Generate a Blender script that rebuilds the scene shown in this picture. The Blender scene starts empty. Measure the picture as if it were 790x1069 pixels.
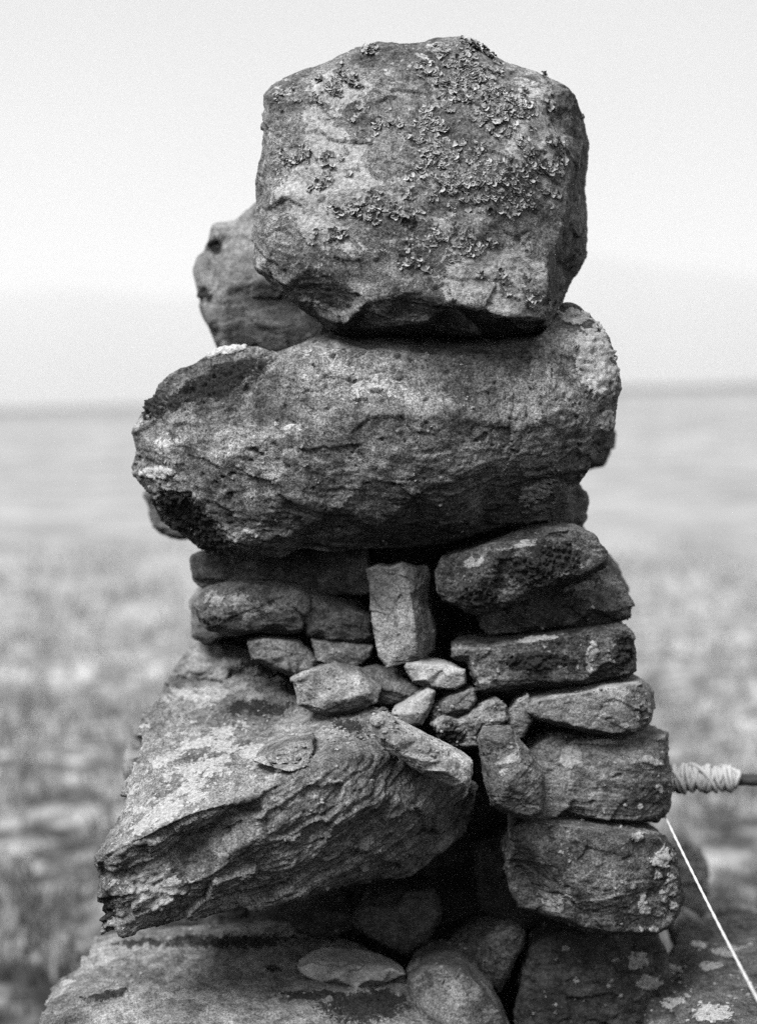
import bpy, math, random
import numpy as np
from mathutils import Vector
from mathutils.geometry import delaunay_2d_cdt

SC = bpy.context.scene
COL = SC.collection
RNG = np.random.default_rng(7)
random.seed(7)

# ------------------------------------------------------------------ camera model
PW, PH, F = 790.0, 1069.0, 1527.0          # photograph size and focal length in its pixels
CAMZ = 1.35
FOCUS = 1.83
PXM = FOCUS / F                            # metres per pixel at the cairn
PITCH = math.atan((534.5 - 412.5) / F)
SP, CP = math.sin(PITCH), math.cos(PITCH)


def ray(px, py):
    a, b = (px - PW / 2) / F, (PH / 2 - py) / F
    return a, CP + b * SP, -SP + b * CP


def at(px, py, Y):
    dx, dy, dz = ray(px, py)
    t = Y / dy
    return Vector((dx * t, Y, CAMZ + dz * t))


def depth_for_drop(px, py, h):
    dx, dy, dz = ray(px, py)
    return dy * (-h / dz)


def project(P):
    x, y, z = P[:, 0], P[:, 1], P[:, 2] - CAMZ
    f = y * CP - z * SP
    u = y * SP + z * CP
    return PW / 2 + F * x / f, PH / 2 - F * u / f


# ------------------------------------------------------------------ noise
_perm = np.random.default_rng(11).permutation(256).astype(np.int32)
_perm = np.concatenate([_perm, _perm, _perm])
_g = np.random.default_rng(12).normal(size=(256, 3))
_g = (_g / np.linalg.norm(_g, axis=1)[:, None]).astype(np.float32)
_rv = np.random.default_rng(13).random((256, 8)).astype(np.float32)


def _hash(i, j, k):
    return _perm[_perm[_perm[i & 255] + (j & 255)] + (k & 255)]


def gnoise(p):
    """gradient noise, about -1..1"""
    p = np.asarray(p, np.float32)
    fl = np.floor(p)
    i = fl.astype(np.int32)
    f = p - fl
    w = f * f * f * (f * (f * 6 - 15) + 10)
    out = np.zeros(len(p), np.float32)
    for a in (0, 1):
        wa = w[:, 0] if a else 1 - w[:, 0]
        for b in (0, 1):
            wb = w[:, 1] if b else 1 - w[:, 1]
            for c in (0, 1):
                wc = w[:, 2] if c else 1 - w[:, 2]
                g = _g[_hash(i[:, 0] + a, i[:, 1] + b, i[:, 2] + c)]
                d = g[:, 0] * (f[:, 0] - a) + g[:, 1] * (f[:, 1] - b) + g[:, 2] * (f[:, 2] - c)
                out += wa * wb * wc * d
    return out * 1.6


def fbm(p, octs, gain=0.5, ridged=False):
    p = np.asarray(p, np.float32)
    o = np.zeros(len(p), np.float32)
    a, s = 1.0, 1.0
    for k in range(octs):
        n = gnoise(p * s + 17.3 * k)
        if ridged:
            n = 1 - 2 * np.abs(n)
        o += a * n
        a *= gain
        s *= 2.03
    return o


def chips(p, tilt=1.0):
    """fracture facets: every cell of a jittered lattice has its own tilted plane"""
    p = np.asarray(p, np.float32)
    base = np.floor(p - 0.5).astype(np.int32)
    best = np.full(len(p), 1e9, np.float32)
    val = np.zeros(len(p), np.float32)
    for a in (0, 1):
        for b in (0, 1):
            for c in (0, 1):
                ci = base + np.array([a, b, c], np.int32)
                h = _hash(ci[:, 0], ci[:, 1], ci[:, 2])
                r = _rv[h]
                cen = ci + 0.5 + (r[:, :3] - 0.5) * 0.8
                q = p - cen
                d = (q * q).sum(1)
                g = (r[:, 3:6] - 0.5) * 2 * tilt
                v = (q * g).sum(1) + (r[:, 6] - 0.5)
                m = d < best
                best[m] = d[m]
                val[m] = v[m]
    return val


def sstep(a, b, x):
    t = np.clip((x - a) / (b - a), 0, 1)
    return t * t * (3 - 2 * t)


# ------------------------------------------------------------------ node helpers
class N:
    def __init__(self, name):
        self.m = bpy.data.materials.new(name)
        self.m.use_nodes = True
        self.t = self.m.node_tree
        self.t.nodes.clear()
        self.out = self.t.nodes.new('ShaderNodeOutputMaterial')

    def new(self, kind, **kw):
        n = self.t.nodes.new('ShaderNode' + kind)
        for k, v in kw.items():
            setattr(n, k, v)
        return n

    def link(self, a, b):
        self.t.links.new(a, b)

    def put(self, sock, v):
        if hasattr(v, 'is_output') or isinstance(v, bpy.types.NodeSocket):
            self.link(v, sock)
        else:
            sock.default_value = v

    def math(self, op, a, b=None, c=None, clamp=False):
        n = self.new('Math', operation=op, use_clamp=clamp)
        for s, v in zip(n.inputs, (a, b, c)):
            if v is not None:
                self.put(s, v)
        return n.outputs[0]

    def noise(self, vec, scale, detail=4.0, rough=0.55, dist=0.0):
        n = self.new('TexNoise')
        self.link(vec, n.inputs['Vector'])
        n.inputs['Scale'].default_value = scale
        n.inputs['Detail'].default_value = detail
        n.inputs['Roughness'].default_value = rough
        n.inputs['Distortion'].default_value = dist
        return n.outputs[0]

    def voro(self, vec, scale, feature='F1'):
        n = self.new('TexVoronoi', feature=feature)
        self.link(vec, n.inputs['Vector'])
        n.inputs['Scale'].default_value = scale
        return n

    def ramp(self, v, a, b, lo=0.0, hi=1.0):
        n = self.new('MapRange', interpolation_type='SMOOTHSTEP')
        for s, x in zip(n.inputs, (v, a, b, lo, hi)):
            self.put(s, x)
        return n.outputs[0]

    def mix(self, f, a, b):
        n = self.new('Mix', data_type='FLOAT')
        self.put(n.inputs[0], f)
        self.put(n.inputs[2], a)
        self.put(n.inputs[3], b)
        return n.outputs[0]

    def finish(self, grey, rough=0.9, height=None, spec=0.25):
        b = self.new('BsdfPrincipled')
        c = self.new('CombineColor')
        for s in c.inputs[:3]:
            self.put(s, grey)
        self.link(c.outputs[0], b.inputs['Base Color'])
        self.put(b.inputs['Roughness'], rough)
        b.inputs['Specular IOR Level'].default_value = spec
        if height is not None:
            bp = self.new('Bump')
            bp.inputs['Strength'].default_value = 1.0
            bp.inputs['Distance'].default_value = 1.0
            self.link(height, bp.inputs['Height'])
            self.link(bp.outputs[0], b.inputs['Normal'])
        self.link(b.outputs[0], self.out.inputs['Surface'])
        return self.m


def rock_material(name, base, pale_amt, dark_amt, contrast=1.0, bump=1.0, pale_col=0.58, layers=None, speck=0.6):
    """weathered stone: mottled mineral tone, gritty grain, crusts of pale and of black lichen.
    The attributes pale and moss say where those growths sit on a stone."""
    k = N(name)
    tc = k.new('TexCoord')
    oi = k.new('ObjectInfo')
    off = k.new('VectorMath', operation='MULTIPLY_ADD')
    cx = k.new('CombineXYZ')
    for i, f in enumerate((37.0, 61.0, 23.0)):
        k.link(k.math('MULTIPLY', oi.outputs['Random'], f), cx.inputs[i])
    k.link(tc.outputs['Object'], off.inputs[0])
    off.inputs[1].default_value = (1, 1, 1)
    k.link(cx.outputs[0], off.inputs[2])
    v = off.outputs[0]
    big = k.noise(v, 11, 4, 0.6)
    mid = k.noise(v, 55, 9, 0.72, 0.3)
    fine = k.noise(v, 420, 4, 0.7)
    grain = k.noise(v, 1300, 2, 0.6)
    tone = k.math('MULTIPLY', k.ramp(big, 0.36, 0.64, 1 - 0.42 * contrast, 1 + 0.45 * contrast),
                  k.ramp(mid, 0.28, 0.72, 1 - 0.6 * contrast, 1 + 0.65 * contrast))
    tone = k.math('MULTIPLY', tone, k.ramp(fine, 0.32, 0.68, 1 - 0.6 * contrast, 1 + 0.7 * contrast))
    tone = k.math('MULTIPLY', tone, k.ramp(grain, 0.3, 0.7, 1 - 0.25, 1 + 0.25))
    col = k.math('MULTIPLY', tone, base)
    # mineral flecks
    vo = k.voro(v, 330)
    fl = k.ramp(vo.outputs['Distance'], 0.12, 0.22, 1, 0)
    flm = k.ramp(k.noise(v, 90, 3), 0.55, 0.65, 0, 1)
    col = k.mix(k.math('MULTIPLY', k.math('MULTIPLY', fl, flm), 0.6), col, base * 2.0)
    # gritty weathering: small bright and dark specks
    sp = k.noise(v, 170, 6, 0.78)
    zone = k.ramp(k.noise(v, 21, 4, 0.6), 0.38, 0.62, 0.25, 1.0)
    col = k.mix(k.math('MULTIPLY', k.math('MULTIPLY', k.ramp(sp, 0.55, 0.64), zone), speck), col, max(0.42, base * 1.9))
    col = k.math('MULTIPLY', col, k.ramp(sp, 0.34, 0.46, 1 - 0.65 * speck, 1.0))
    # pale crustose lichen
    at_p = k.new('Attribute', attribute_name='pale').outputs['Fac']
    at_m = k.new('Attribute', attribute_name='moss').outputs['Fac']
    pn = k.math('ADD', k.math('MULTIPLY', k.noise(v, 26, 8, 0.68, 0.6), 0.75), k.math('MULTIPLY', k.noise(v, 160, 4, 0.7), 0.25))
    pn = k.math('MULTIPLY_ADD', pn, 1.9, -0.45)
    thr = k.math('SUBTRACT', 0.82 - pale_amt * 0.45, k.math('MULTIPLY', at_p, 0.66))
    pm = k.ramp(k.math('SUBTRACT', pn, thr), 0.0, 0.09)
    ptone = k.math('MULTIPLY', k.ramp(k.noise(v, 240, 5, 0.75), 0.3, 0.7, 0.45, 1.3), pale_col)
    # black lichen and moss
    mv = k.new('VectorMath', operation='ADD')
    k.link(v, mv.inputs[0])
    mv.inputs[1].default_value = (5.1, 9.7, 3.3)
    dn = k.math('ADD', k.math('MULTIPLY', k.noise(mv.outputs[0], 32, 8, 0.7, 0.5), 0.7), k.math('MULTIPLY', k.noise(mv.outputs[0], 210, 4, 0.7), 0.3))
    dn = k.math('MULTIPLY_ADD', dn, 2.0, -0.5)
    dthr = k.math('SUBTRACT', 0.84 - dark_amt * 0.45, k.math('MULTIPLY', at_m, 0.62))
    dm = k.ramp(k.math('SUBTRACT', dn, dthr), 0.0, 0.12)
    dtone = k.math('MULTIPLY', k.ramp(fine, 0.3, 0.7, 0.4, 1.6), 0.035)
    col = k.mix(k.math('MULTIPLY', pm, 0.9), col, ptone)
    col = k.mix(k.math('MULTIPLY', dm, 0.9), col, dtone)
    # round pale spots
    # relief
    h = k.math('MULTIPLY', k.noise(v, 80, 6, 0.6), 0.0011 * bump)
    h = k.math('ADD', h, k.math('MULTIPLY', k.noise(v, 230, 6, 0.75), 0.0017 * bump))
    h = k.math('ADD', h, k.math('MULTIPLY', fine, 0.0016 * bump))
    h = k.math('ADD', h, k.math('MULTIPLY', grain, 0.0006 * bump))
    h = k.math('ADD', h, k.math('MULTIPLY', pm, 0.0007))
    h = k.math('ADD', h, k.math('MULTIPLY', k.math('MULTIPLY', pm, k.noise(v, 300, 5, 0.8)), 0.0022))
    h = k.math('ADD', h, k.math('MULTIPLY', k.math('MULTIPLY', dm, k.noise(v, 340, 4, 0.8)), 0.004))
    if layers:
        dv = k.new('VectorMath', operation='DOT_PRODUCT')
        k.link(v, dv.inputs[0])
        dv.inputs[1].default_value = layers
        wv = k.new('VectorMath', operation='ADD')
        sc = k.math('MULTIPLY', dv.outputs['Value'], 9.0)
        cz = k.new('CombineXYZ')
        for i in range(3):
            k.link(k.math('MULTIPLY', sc, layers[i]), cz.inputs[i])
        k.link(v, wv.inputs[0])
        k.link(cz.outputs[0], wv.inputs[1])
        h = k.math('ADD', h, k.math('MULTIPLY', k.noise(wv.outputs[0], 34, 6, 0.62, 0.4), 0.0030 * bump))
    return k.finish(col, 0.92, h, 0.2)


def face_normal(a, b, c, Y0=1.83):
    A, B, C = (at(p[0], p[1], Y0 - p[2] * PXM) for p in (a, b, c))
    n = (B - A).cross(C - A).normalized()
    return n if n.z > 0 else -n


BED = (face_normal((160, 869, 112), (300, 790, 40), (180, 800, 20)) + Vector((-.25, 0, 0))).normalized()
print('BED', BED)
M_TOP = rock_material('lichened_boulder_stone', 0.18, 0.52, 0.14, speck=1.0, contrast=1.1, pale_col=.66)
M_SLAB = rock_material('grey_gritstone', 0.185, 0.12, 0.10, pale_col=.8, speck=.9, contrast=1.25)
M_SCHIST = rock_material('layered_schist', 0.19, 0.26, 0.05, 1.1, 1.0, 0.62, tuple(BED))
M_DARK = rock_material('dark_lichened_stone', 0.115, 0.18, 0.28, speck=.9, contrast=1.2)
M_SHADE = rock_material('shade_darkened_stone', 0.075, 0.0, 0.1, speck=.3)  # base tone lowered to paint in the shade of recessed stones
M_MID = rock_material('mid_grey_stone', 0.185, 0.22, 0.10, speck=.8)
M_CLEAN = rock_material('clean_broken_stone', 0.32, 0.10, 0.0, 0.9, 1.0, speck=.6)
M_PALE = rock_material('whitish_stone', 0.46, 0.0, -0.2, 0.5, 0.7, speck=.25)
M_FOOT = rock_material('streaked_base_stone', 0.20, 0.22, 0.10, 1.0, speck=.6)
M_BASE = rock_material('pale_base_stone', 0.23, 0.10, 0.04, 0.8, speck=.5)
M_LEDGE = rock_material('mossy_ledge_stone', 0.08, 0.22, 0.40)


def tone_material(name, lo, hi, rough=0.9, tr=0.0):
    k = N(name)
    a = k.new('Attribute', attribute_name='tone').outputs['Fac']
    tc = k.new('TexCoord').outputs['Object']
    c = k.mix(a, lo, hi)
    c = k.math('MULTIPLY', c, k.ramp(k.noise(tc, 500, 3), 0.3, 0.7, 0.7, 1.3))
    return k.finish(c, rough, None, 0.15)


M_FLAKE = tone_material('leafy_lichen', 0.06, 0.56)
M_CRUMB = tone_material('stone_crumbs', 0.10, 0.42)
M_GRASS = tone_material('dry_moor_grass', 0.08, 0.46)


# ------------------------------------------------------------------ mesh helpers
def attr(me, name, arr):
    a = me.attributes.new(name, 'FLOAT', 'POINT')
    a.data.foreach_set('value', np.ascontiguousarray(arr, np.float32))


def mesh_obj(name, V, faces, mat, parent=None, smooth=True, attrs=None):
    me = bpy.data.meshes.new(name)
    me.from_pydata([tuple(v) for v in V], [], faces)
    if smooth:
        me.polygons.foreach_set('use_smooth', np.ones(len(me.polygons), bool))
    for n, a in (attrs or {}).items():
        attr(me, n, a)
    me.materials.append(mat)
    o = bpy.data.objects.new(name, me)
    COL.objects.link(o)
    if parent:
        o.parent = parent
    return o


def tag(o, label=None, cat=None, group=None, kind=None):
    if label: o['label'] = label
    if cat: o['category'] = cat
    if group: o['group'] = group
    if kind: o['kind'] = kind
    return o


def ellipse_mask(x, y, patches):
    """patches of growth: (cx, cy, rx, ry, tilt in degrees) on the face the photograph shows"""
    m = np.zeros(len(x), np.float32)
    for cx, cy, rx, ry, a in patches:
        c, s = math.cos(math.radians(a)), math.sin(math.radians(a))
        u = ((x - cx) * c + (y - cy) * s) / rx
        v = (-(x - cx) * s + (y - cy) * c) / ry
        m = np.maximum(m, 1 - sstep(0.0, 1.3, np.sqrt(u * u + v * v)))
    return m


SEED = [0]


def rock(name, label, cat, Y0, outline, inner=(), T=110, shrink=0.72, vox=0.002, smooth=8, mat=M_MID,
         bed=(0.1, 0.1, 1.0), strata=0.0, sfreq=55.0, rough=1.0, chip=1.0, pale=(), moss=(), crust=(), group=None,
         kind=None, parent=None, jitter=5.0, drop=0.0, flat=1.1, inset=None, boxy=0.72, cell=17.0, pits=False, flakes=None):
    """one stone: its outline and the facets of its near side, a closed back of real depth, then a fractured skin"""
    SEED[0] += 1
    rnd = random.Random(SEED[0] * 101)
    seedv = np.array([rnd.uniform(-50, 50) for _ in range(3)], np.float32)

    def dep(p):
        d = p[2] if len(p) > 2 else rnd.uniform(-jitter, jitter)
        if isinstance(d, str):                      # a drop below the camera: a level surface
            return depth_for_drop(p[0], p[1], float(d))
        return Y0 - d * PXM
    out = [(p[0], p[1], dep(p)) for p in outline]
    inn = [(p[0], p[1], dep(p)) for p in inner]
    n = len(out)
    if inset is None:
        inset = min(5.0, 0.07 * min(max(p[0] for p in out) - min(p[0] for p in out), max(p[1] for p in out) - min(p[1] for p in out)))
    if inset > 0 and inn:
        area = sum(out[i][0] * out[(i + 1) % n][1] - out[(i + 1) % n][0] * out[i][1] for i in range(n))
        sg = 1 if area > 0 else -1
        ringp = []
        for i in range(n):
            a, c_ = out[i - 1], out[(i + 1) % n]
            ex, ey = c_[0] - a[0], c_[1] - a[1]
            L = math.hypot(ex, ey) + 1e-6
            x, y = out[i][0] - sg * ey / L * inset, out[i][1] + sg * ex / L * inset
            ws = [(1 / (((x - p[0]) ** 2 + (y - p[1]) ** 2) + 9) ** 1.5, p[2]) for p in inn]
            Yi = sum(w_ * q_ for w_, q_ in ws) / sum(w_ for w_, _ in ws)
            ringp.append((x, y, out[i][2] + (Yi - out[i][2]) * boxy))
        inn = inn + ringp
    pts = [Vector((p[0], -p[1])) for p in out + inn]
    vv, ee, ff, ov, oe, of = delaunay_2d_cdt(pts, [], [list(range(n))], 1, 1e-4)
    dmap = out + inn
    V, imap = [], {}
    for i, v in enumerate(vv):
        src = ov[i][0] if ov[i] else None
        Y = dmap[src][2] if src is not None else Y0
        V.append(at(v.x, -v.y, Y))
        for s in ov[i]:
            imap[s] = i
    faces = [list(f) for f in ff]
    ring = [imap[i] for i in range(n)]
    cx = sum(p[0] for p in out) / n
    cy = sum(p[1] for p in out) / n
    prev = ring
    for s, q in ((0.5 + 0.5 * shrink + 0.08, 0.45), (shrink, 1.0)):
        cur = []
        for (x, y, Y) in out:
            j = rnd.uniform(-0.05, 0.05)
            x2, y2 = cx + (x - cx) * (s + j), cy + (y - cy) * (s + j) + drop * T * q
            Yb = (Y0 * 0.65 + Y * 0.35) + (T * q * rnd.uniform(0.85, 1.12)) * PXM if q == 1.0 else Y + T * q * PXM
            k_ = Y / Yb                             # keep the width, do not let it grow with distance
            cur.append(len(V))
            V.append(at(PW / 2 + (x2 - PW / 2) * k_, 412.5 + (y2 - 412.5) * k_, Yb))
        for i in range(n):
            j = (i + 1) % n
            faces.append([prev[i], prev[j], cur[j], cur[i]])
        prev = cur
    c = len(V)
    V.append(sum((V[i] for i in prev), Vector()) / n + Vector((0, T * 0.12 * PXM, 0)))
    for i in range(n):
        faces.append([prev[i], prev[(i + 1) % n], c])
    import bmesh
    me0 = bpy.data.meshes.new('tmp')
    me0.from_pydata([tuple(v) for v in V], [], faces)
    bm = bmesh.new()
    bm.from_mesh(me0)
    bmesh.ops.recalc_face_normals(bm, faces=bm.faces)
    bm.to_mesh(me0)
    bm.free()
    o0 = bpy.data.objects.new('tmp', me0)
    COL.objects.link(o0)
    md = o0.modifiers.new('r', 'REMESH')
    md.mode = 'VOXEL'
    md.voxel_size = vox
    dg = bpy.context.evaluated_depsgraph_get()
    me = bpy.data.meshes.new_from_object(o0.evaluated_get(dg))
    bpy.data.objects.remove(o0)
    bpy.data.meshes.remove(me0)
    nv = len(me.vertices)
    P = np.empty(nv * 3, np.float32)
    me.vertices.foreach_get('co', P)
    P = P.reshape(-1, 3)
    E = np.empty(len(me.edges) * 2, np.int32)
    me.edges.foreach_get('vertices', E)
    E = E.reshape(-1, 2)
    ia = np.concatenate([E[:, 0], E[:, 1]])
    ib = np.concatenate([E[:, 1], E[:, 0]])
    cnt = np.maximum(np.bincount(ia, minlength=nv), 1)

    def relax(A, it, f=0.6):
        for _ in range(it):
            B = np.stack([np.bincount(ia, weights=A[ib, q], minlength=nv) / cnt for q in range(A.shape[1])], 1)
            A = A + f * (B - A)
        return A.astype(np.float32)
    P = relax(P, smooth)
    me.vertices.foreach_set('co', P.ravel())
    me.update()
    Nn = np.empty(nv * 3, np.float32)
    me.vertices.foreach_get('normal', Nn)
    Nn = relax(Nn.reshape(-1, 3), 6)
    Nn /= np.linalg.norm(Nn, axis=1)[:, None] + 1e-9
    q = P + seedv
    px, py = project(P)
    facing = (Nn * (np.array([0, 0, CAMZ]) - P)).sum(1) > 0
    size = (max(p[0] for p in out) - min(p[0] for p in out)) * PXM
    ks = min(1.0, 0.35 + size / 0.35)               # small stones have smaller relief
    warp = np.stack([fbm(q * 9 + 3.1 * i, 3) for i in range(3)], 1) * 0.012
    d = fbm(q * 14, 3) * 0.0032 * rough * ks
    b = np.array(Vector(bed).normalized(), np.float32)
    # chips flattened along the bedding
    qb = q + warp
    along = (qb @ b)[:, None] * b
    qs = qb + along * flat
    cleave = 1 - 0.72 * sstep(0.62, 0.92, np.abs(Nn @ b))      # the bedding planes split smooth
    d += chips(qs * cell, 1.3) * 0.0042 * (17.0 / cell) * chip * ks * cleave
    d += chips(qs * 46 + 7, 1.4) * 0.0012 * chip * ks * cleave
    d += chips(qs * 110 + 3, 1.4) * 0.0005 * chip
    d += fbm(q * 60, 5, 0.62) * 0.0008 * rough
    rd = fbm(qs * 24 + 5, 4, 0.55, True)
    d -= np.clip(rd - 1.25, 0, 1) * 0.0020 * rough * ks
    if pits:
        d -= sstep(0.50, 0.62, gnoise(qs * 95 + 3)) * 0.0045 * sstep(-.1, .3, fbm(q * 12 + 2, 2))
    pit = gnoise(q * 75 + 31)
    d -= sstep(0.62, 0.8, pit) * 0.003 * rough
    if strata:
        s = ((q + warp * .35) @ b) * sfreq + fbm(q * 6 + 9, 4) * 0.55
        br = fbm(q * 15 + 40, 3)
        t = s - np.floor(s)
        lv = _rv[_hash(np.floor(s).astype(np.int32), np.floor(br * 1.5).astype(np.int32), np.zeros(nv, np.int32))][:, 0]
        d += cleave * strata * ((lv - 0.5) * 1.5 + (t ** 2) * 0.6 - sstep(0.90, 1.0, t) * 0.9)
        s2 = s * 3.1 + fbm(q * 40, 3) * 0.5
        t2 = s2 - np.floor(s2)
        d += cleave * strata * 0.4 * (t2 - 0.5)
    pm = ellipse_mask(px, py, pale) * facing * .62 if pale else np.zeros(nv, np.float32)
    mm = ellipse_mask(px, py, moss) * facing if moss else np.zeros(nv, np.float32)
    if crust:                                       # thick lumpy crusts standing off the stone
        cm = ellipse_mask(px, py, crust) * facing + fbm(q * 45, 5, 0.65) * 0.26 + fbm(q * 170, 3, 0.6) * 0.24
        cm2 = sstep(0.30, 0.42, cm)
        d += cm2 * (0.0026 + 0.0017 * fbm(q * 120, 4, 0.65))
        pm = np.maximum(pm * 0.9, cm2 * 1.3)
    if moss:
        mk = sstep(0.25, 0.6, mm + fbm(q * 60, 4) * 0.3)
        d += mk * (0.002 + 0.0045 * fbm(q * 150, 3, 0.7))
    P = P + Nn * d[:, None]
    base = np.array([(P[:, 0].min() + P[:, 0].max()) / 2, (P[:, 1].min() + P[:, 1].max()) / 2, P[:, 2].min()], np.float32)
    if parent is not None:
        base = np.array(parent.location, np.float32)
    me.vertices.foreach_set('co', (P - base).ravel())
    me.polygons.foreach_set('use_smooth', np.ones(len(me.polygons), bool))
    attr(me, 'pale', pm)
    attr(me, 'moss', mm)
    me.materials.clear()
    me.materials.append(mat)
    me.update()
    me.name = name
    o = bpy.data.objects.new(name, me)
    COL.objects.link(o)
    if parent is not None:
        o.parent = parent
    else:
        o.location = base
        tag(o, label, cat, group, kind)
    if flakes:
        grow_flakes(o, P - base, Nn, px, py, facing, q, flakes)
    return o


def grow_flakes(rock_o, P, Nn, px, py, facing, q, spec):
    """leafy lichen: hundreds of small curled lobes growing on the stone"""
    patches, count, rmin, rmax = spec
    m = np.zeros(len(P), np.float32)
    for (cx, cy, rx, ry, a, w) in patches:
        m = np.maximum(m, ellipse_mask(px, py, [(cx, cy, rx, ry, a)]) * w)
    w = m * sstep(-0.25, 0.45, fbm(q * 50 + 77, 4, 0.6) + (m - 0.55)) * facing
    w = w * sstep(0.02, 0.2, w)
    idx = RNG.choice(len(P), size=count, p=w / w.sum())
    Vs, Fs, tone = [], [], []
    for i in idx:
        p, n = P[i], Nn[i]
        r = rmin * .7 + (rmax * 1.75 - rmin) * RNG.random() ** 3.6
        t = np.cross(n, RNG.normal(size=3))
        t /= np.linalg.norm(t) + 1e-9
        bt = np.cross(n, t)
        tilt = RNG.uniform(0.0, 0.6)
        u = t * math.cos(tilt) + n * math.sin(tilt)
        k0 = len(Vs)
        tn = min(1, max(0, RNG.normal(0.62, 0.36)))
        c = p + n * RNG.uniform(0.0002, 0.0022)
        Vs.append(c - u * r * 0.3)
        tone.append(tn * 0.55)
        Vs.append(c + u * r * 0.25 - n * r * 0.12)
        tone.append(tn * 0.8)
        m_ = 7
        for j in range(m_):
            a = -1.9 + 3.8 * j / (m_ - 1)
            rr = r * RNG.uniform(0.62, 1.2)
            curl = RNG.uniform(-0.1, 0.45) * r
            Vs.append(c + u * rr * math.cos(a) + bt * rr * math.sin(a) * 0.9 + n * curl)
            tone.append(min(1, tn * 1.1 + 0.05))
        for j in range(m_ - 1):
            Fs.append((k0 + 1, k0 + 2 + j, k0 + 3 + j))
        Fs.append((k0, k0 + 1, k0 + 1 + m_))
        Fs.append((k0, k0 + 2, k0 + 1))
    mesh_obj('leafy_lichen', Vs, Fs, M_FLAKE, rock_o, True, {'tone': np.array(tone)})


# ------------------------------------------------------------------ the cairn
G_FILL = None
top = rock('boulder', 'large squarish lichen-covered boulder balanced on the very top of the cairn', 'boulder', 1.875,
     [(274, 98), (285, 86), (310, 73), (340, 63), (365, 49), (395, 42), (430, 45), (455, 38), (480, 38), (500, 46), (520, 59), (545, 70),
      (568, 76), (590, 86), (603, 99, -15), (609, 120, -35), (615, 150, -70), (612, 190, -80), (614, 240, -80), (611, 270, -80), (600, 290, -60), (590, 310, -40), (584, 327, -20),
      (574, 346, 0), (545, 351, -10), (500, 353, -10), (450, 351, -10), (400, 353, -10), (365, 351, -10), (345, 346, -5), (330, 334, 0), (312, 322, 5), (296, 309, 5), (280, 293, 0),
      (267, 283), (264, 262), (263, 240), (266, 215), (270, 180), (272, 150), (273, 120)],
     [(305, 105, 38), (288, 200, 40), (284, 258, 38), (345, 85, 34), (345, 200, 66), (325, 275, 60), (430, 72, 34), (430, 190, 76),
      (430, 270, 84), (500, 82, 40), (520, 190, 74), (560, 112, 46), (594, 112, 8), (594, 190, 34), (586, 245, 38), (573, 265, 56),
      (570, 300, 58), (568, 333, 50), (470, 314, 88), (528, 331, 74), (385, 314, 74), (430, 304, 84), (445, 338, 66), (400, 343, 50), (495, 346, 58), (360, 338, 52),
      (300, 296, 36), (592, 290, -20)],
     inset=7, boxy=.5, T=230, vox=0.0021, smooth=4, mat=M_TOP, bed=(0.2, -0.3, 1), rough=0.8, chip=0.55,
     pale=[(340, 190, 60, 90, 0), (500, 280, 80, 40, 10), (540, 320, 40, 25, 0), (560, 150, 30, 60, 0), (350, 90, 45, 22, -15)],
     moss=[(378, 218, 22, 9, -20), (425, 228, 16, 11, 40)],
     flakes=([(480, 78, 45, 38, 10, 1.0), (530, 115, 55, 32, 15, 0.75), (500, 185, 90, 42, 8, 1.0), (450, 140, 30, 50, 20, 0.75),
              (345, 88, 42, 22, -20, 0.8), (300, 105, 22, 14, -30, 0.6), (400, 128, 40, 18, 15, 0.45), (400, 215, 70, 20, -10, 0.75), (350, 240, 40, 14, -30, .5), (520, 290, 40, 12, 10, .45),
              (565, 165, 36, 40, 0, 0.6), (480, 250, 60, 20, 5, 0.55), (330, 170, 50, 40, 0, .45), (440, 270, 60, 20, 0, .4), (550, 310, 40, 20, 0, .4), (385, 50, 14, 6, 0, 0.9), (570, 74, 8, 6, 0, 1.0), (505, 48, 30, 10, 20, 1.0)],
             23000, 0.0012, 0.0034))

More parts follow.
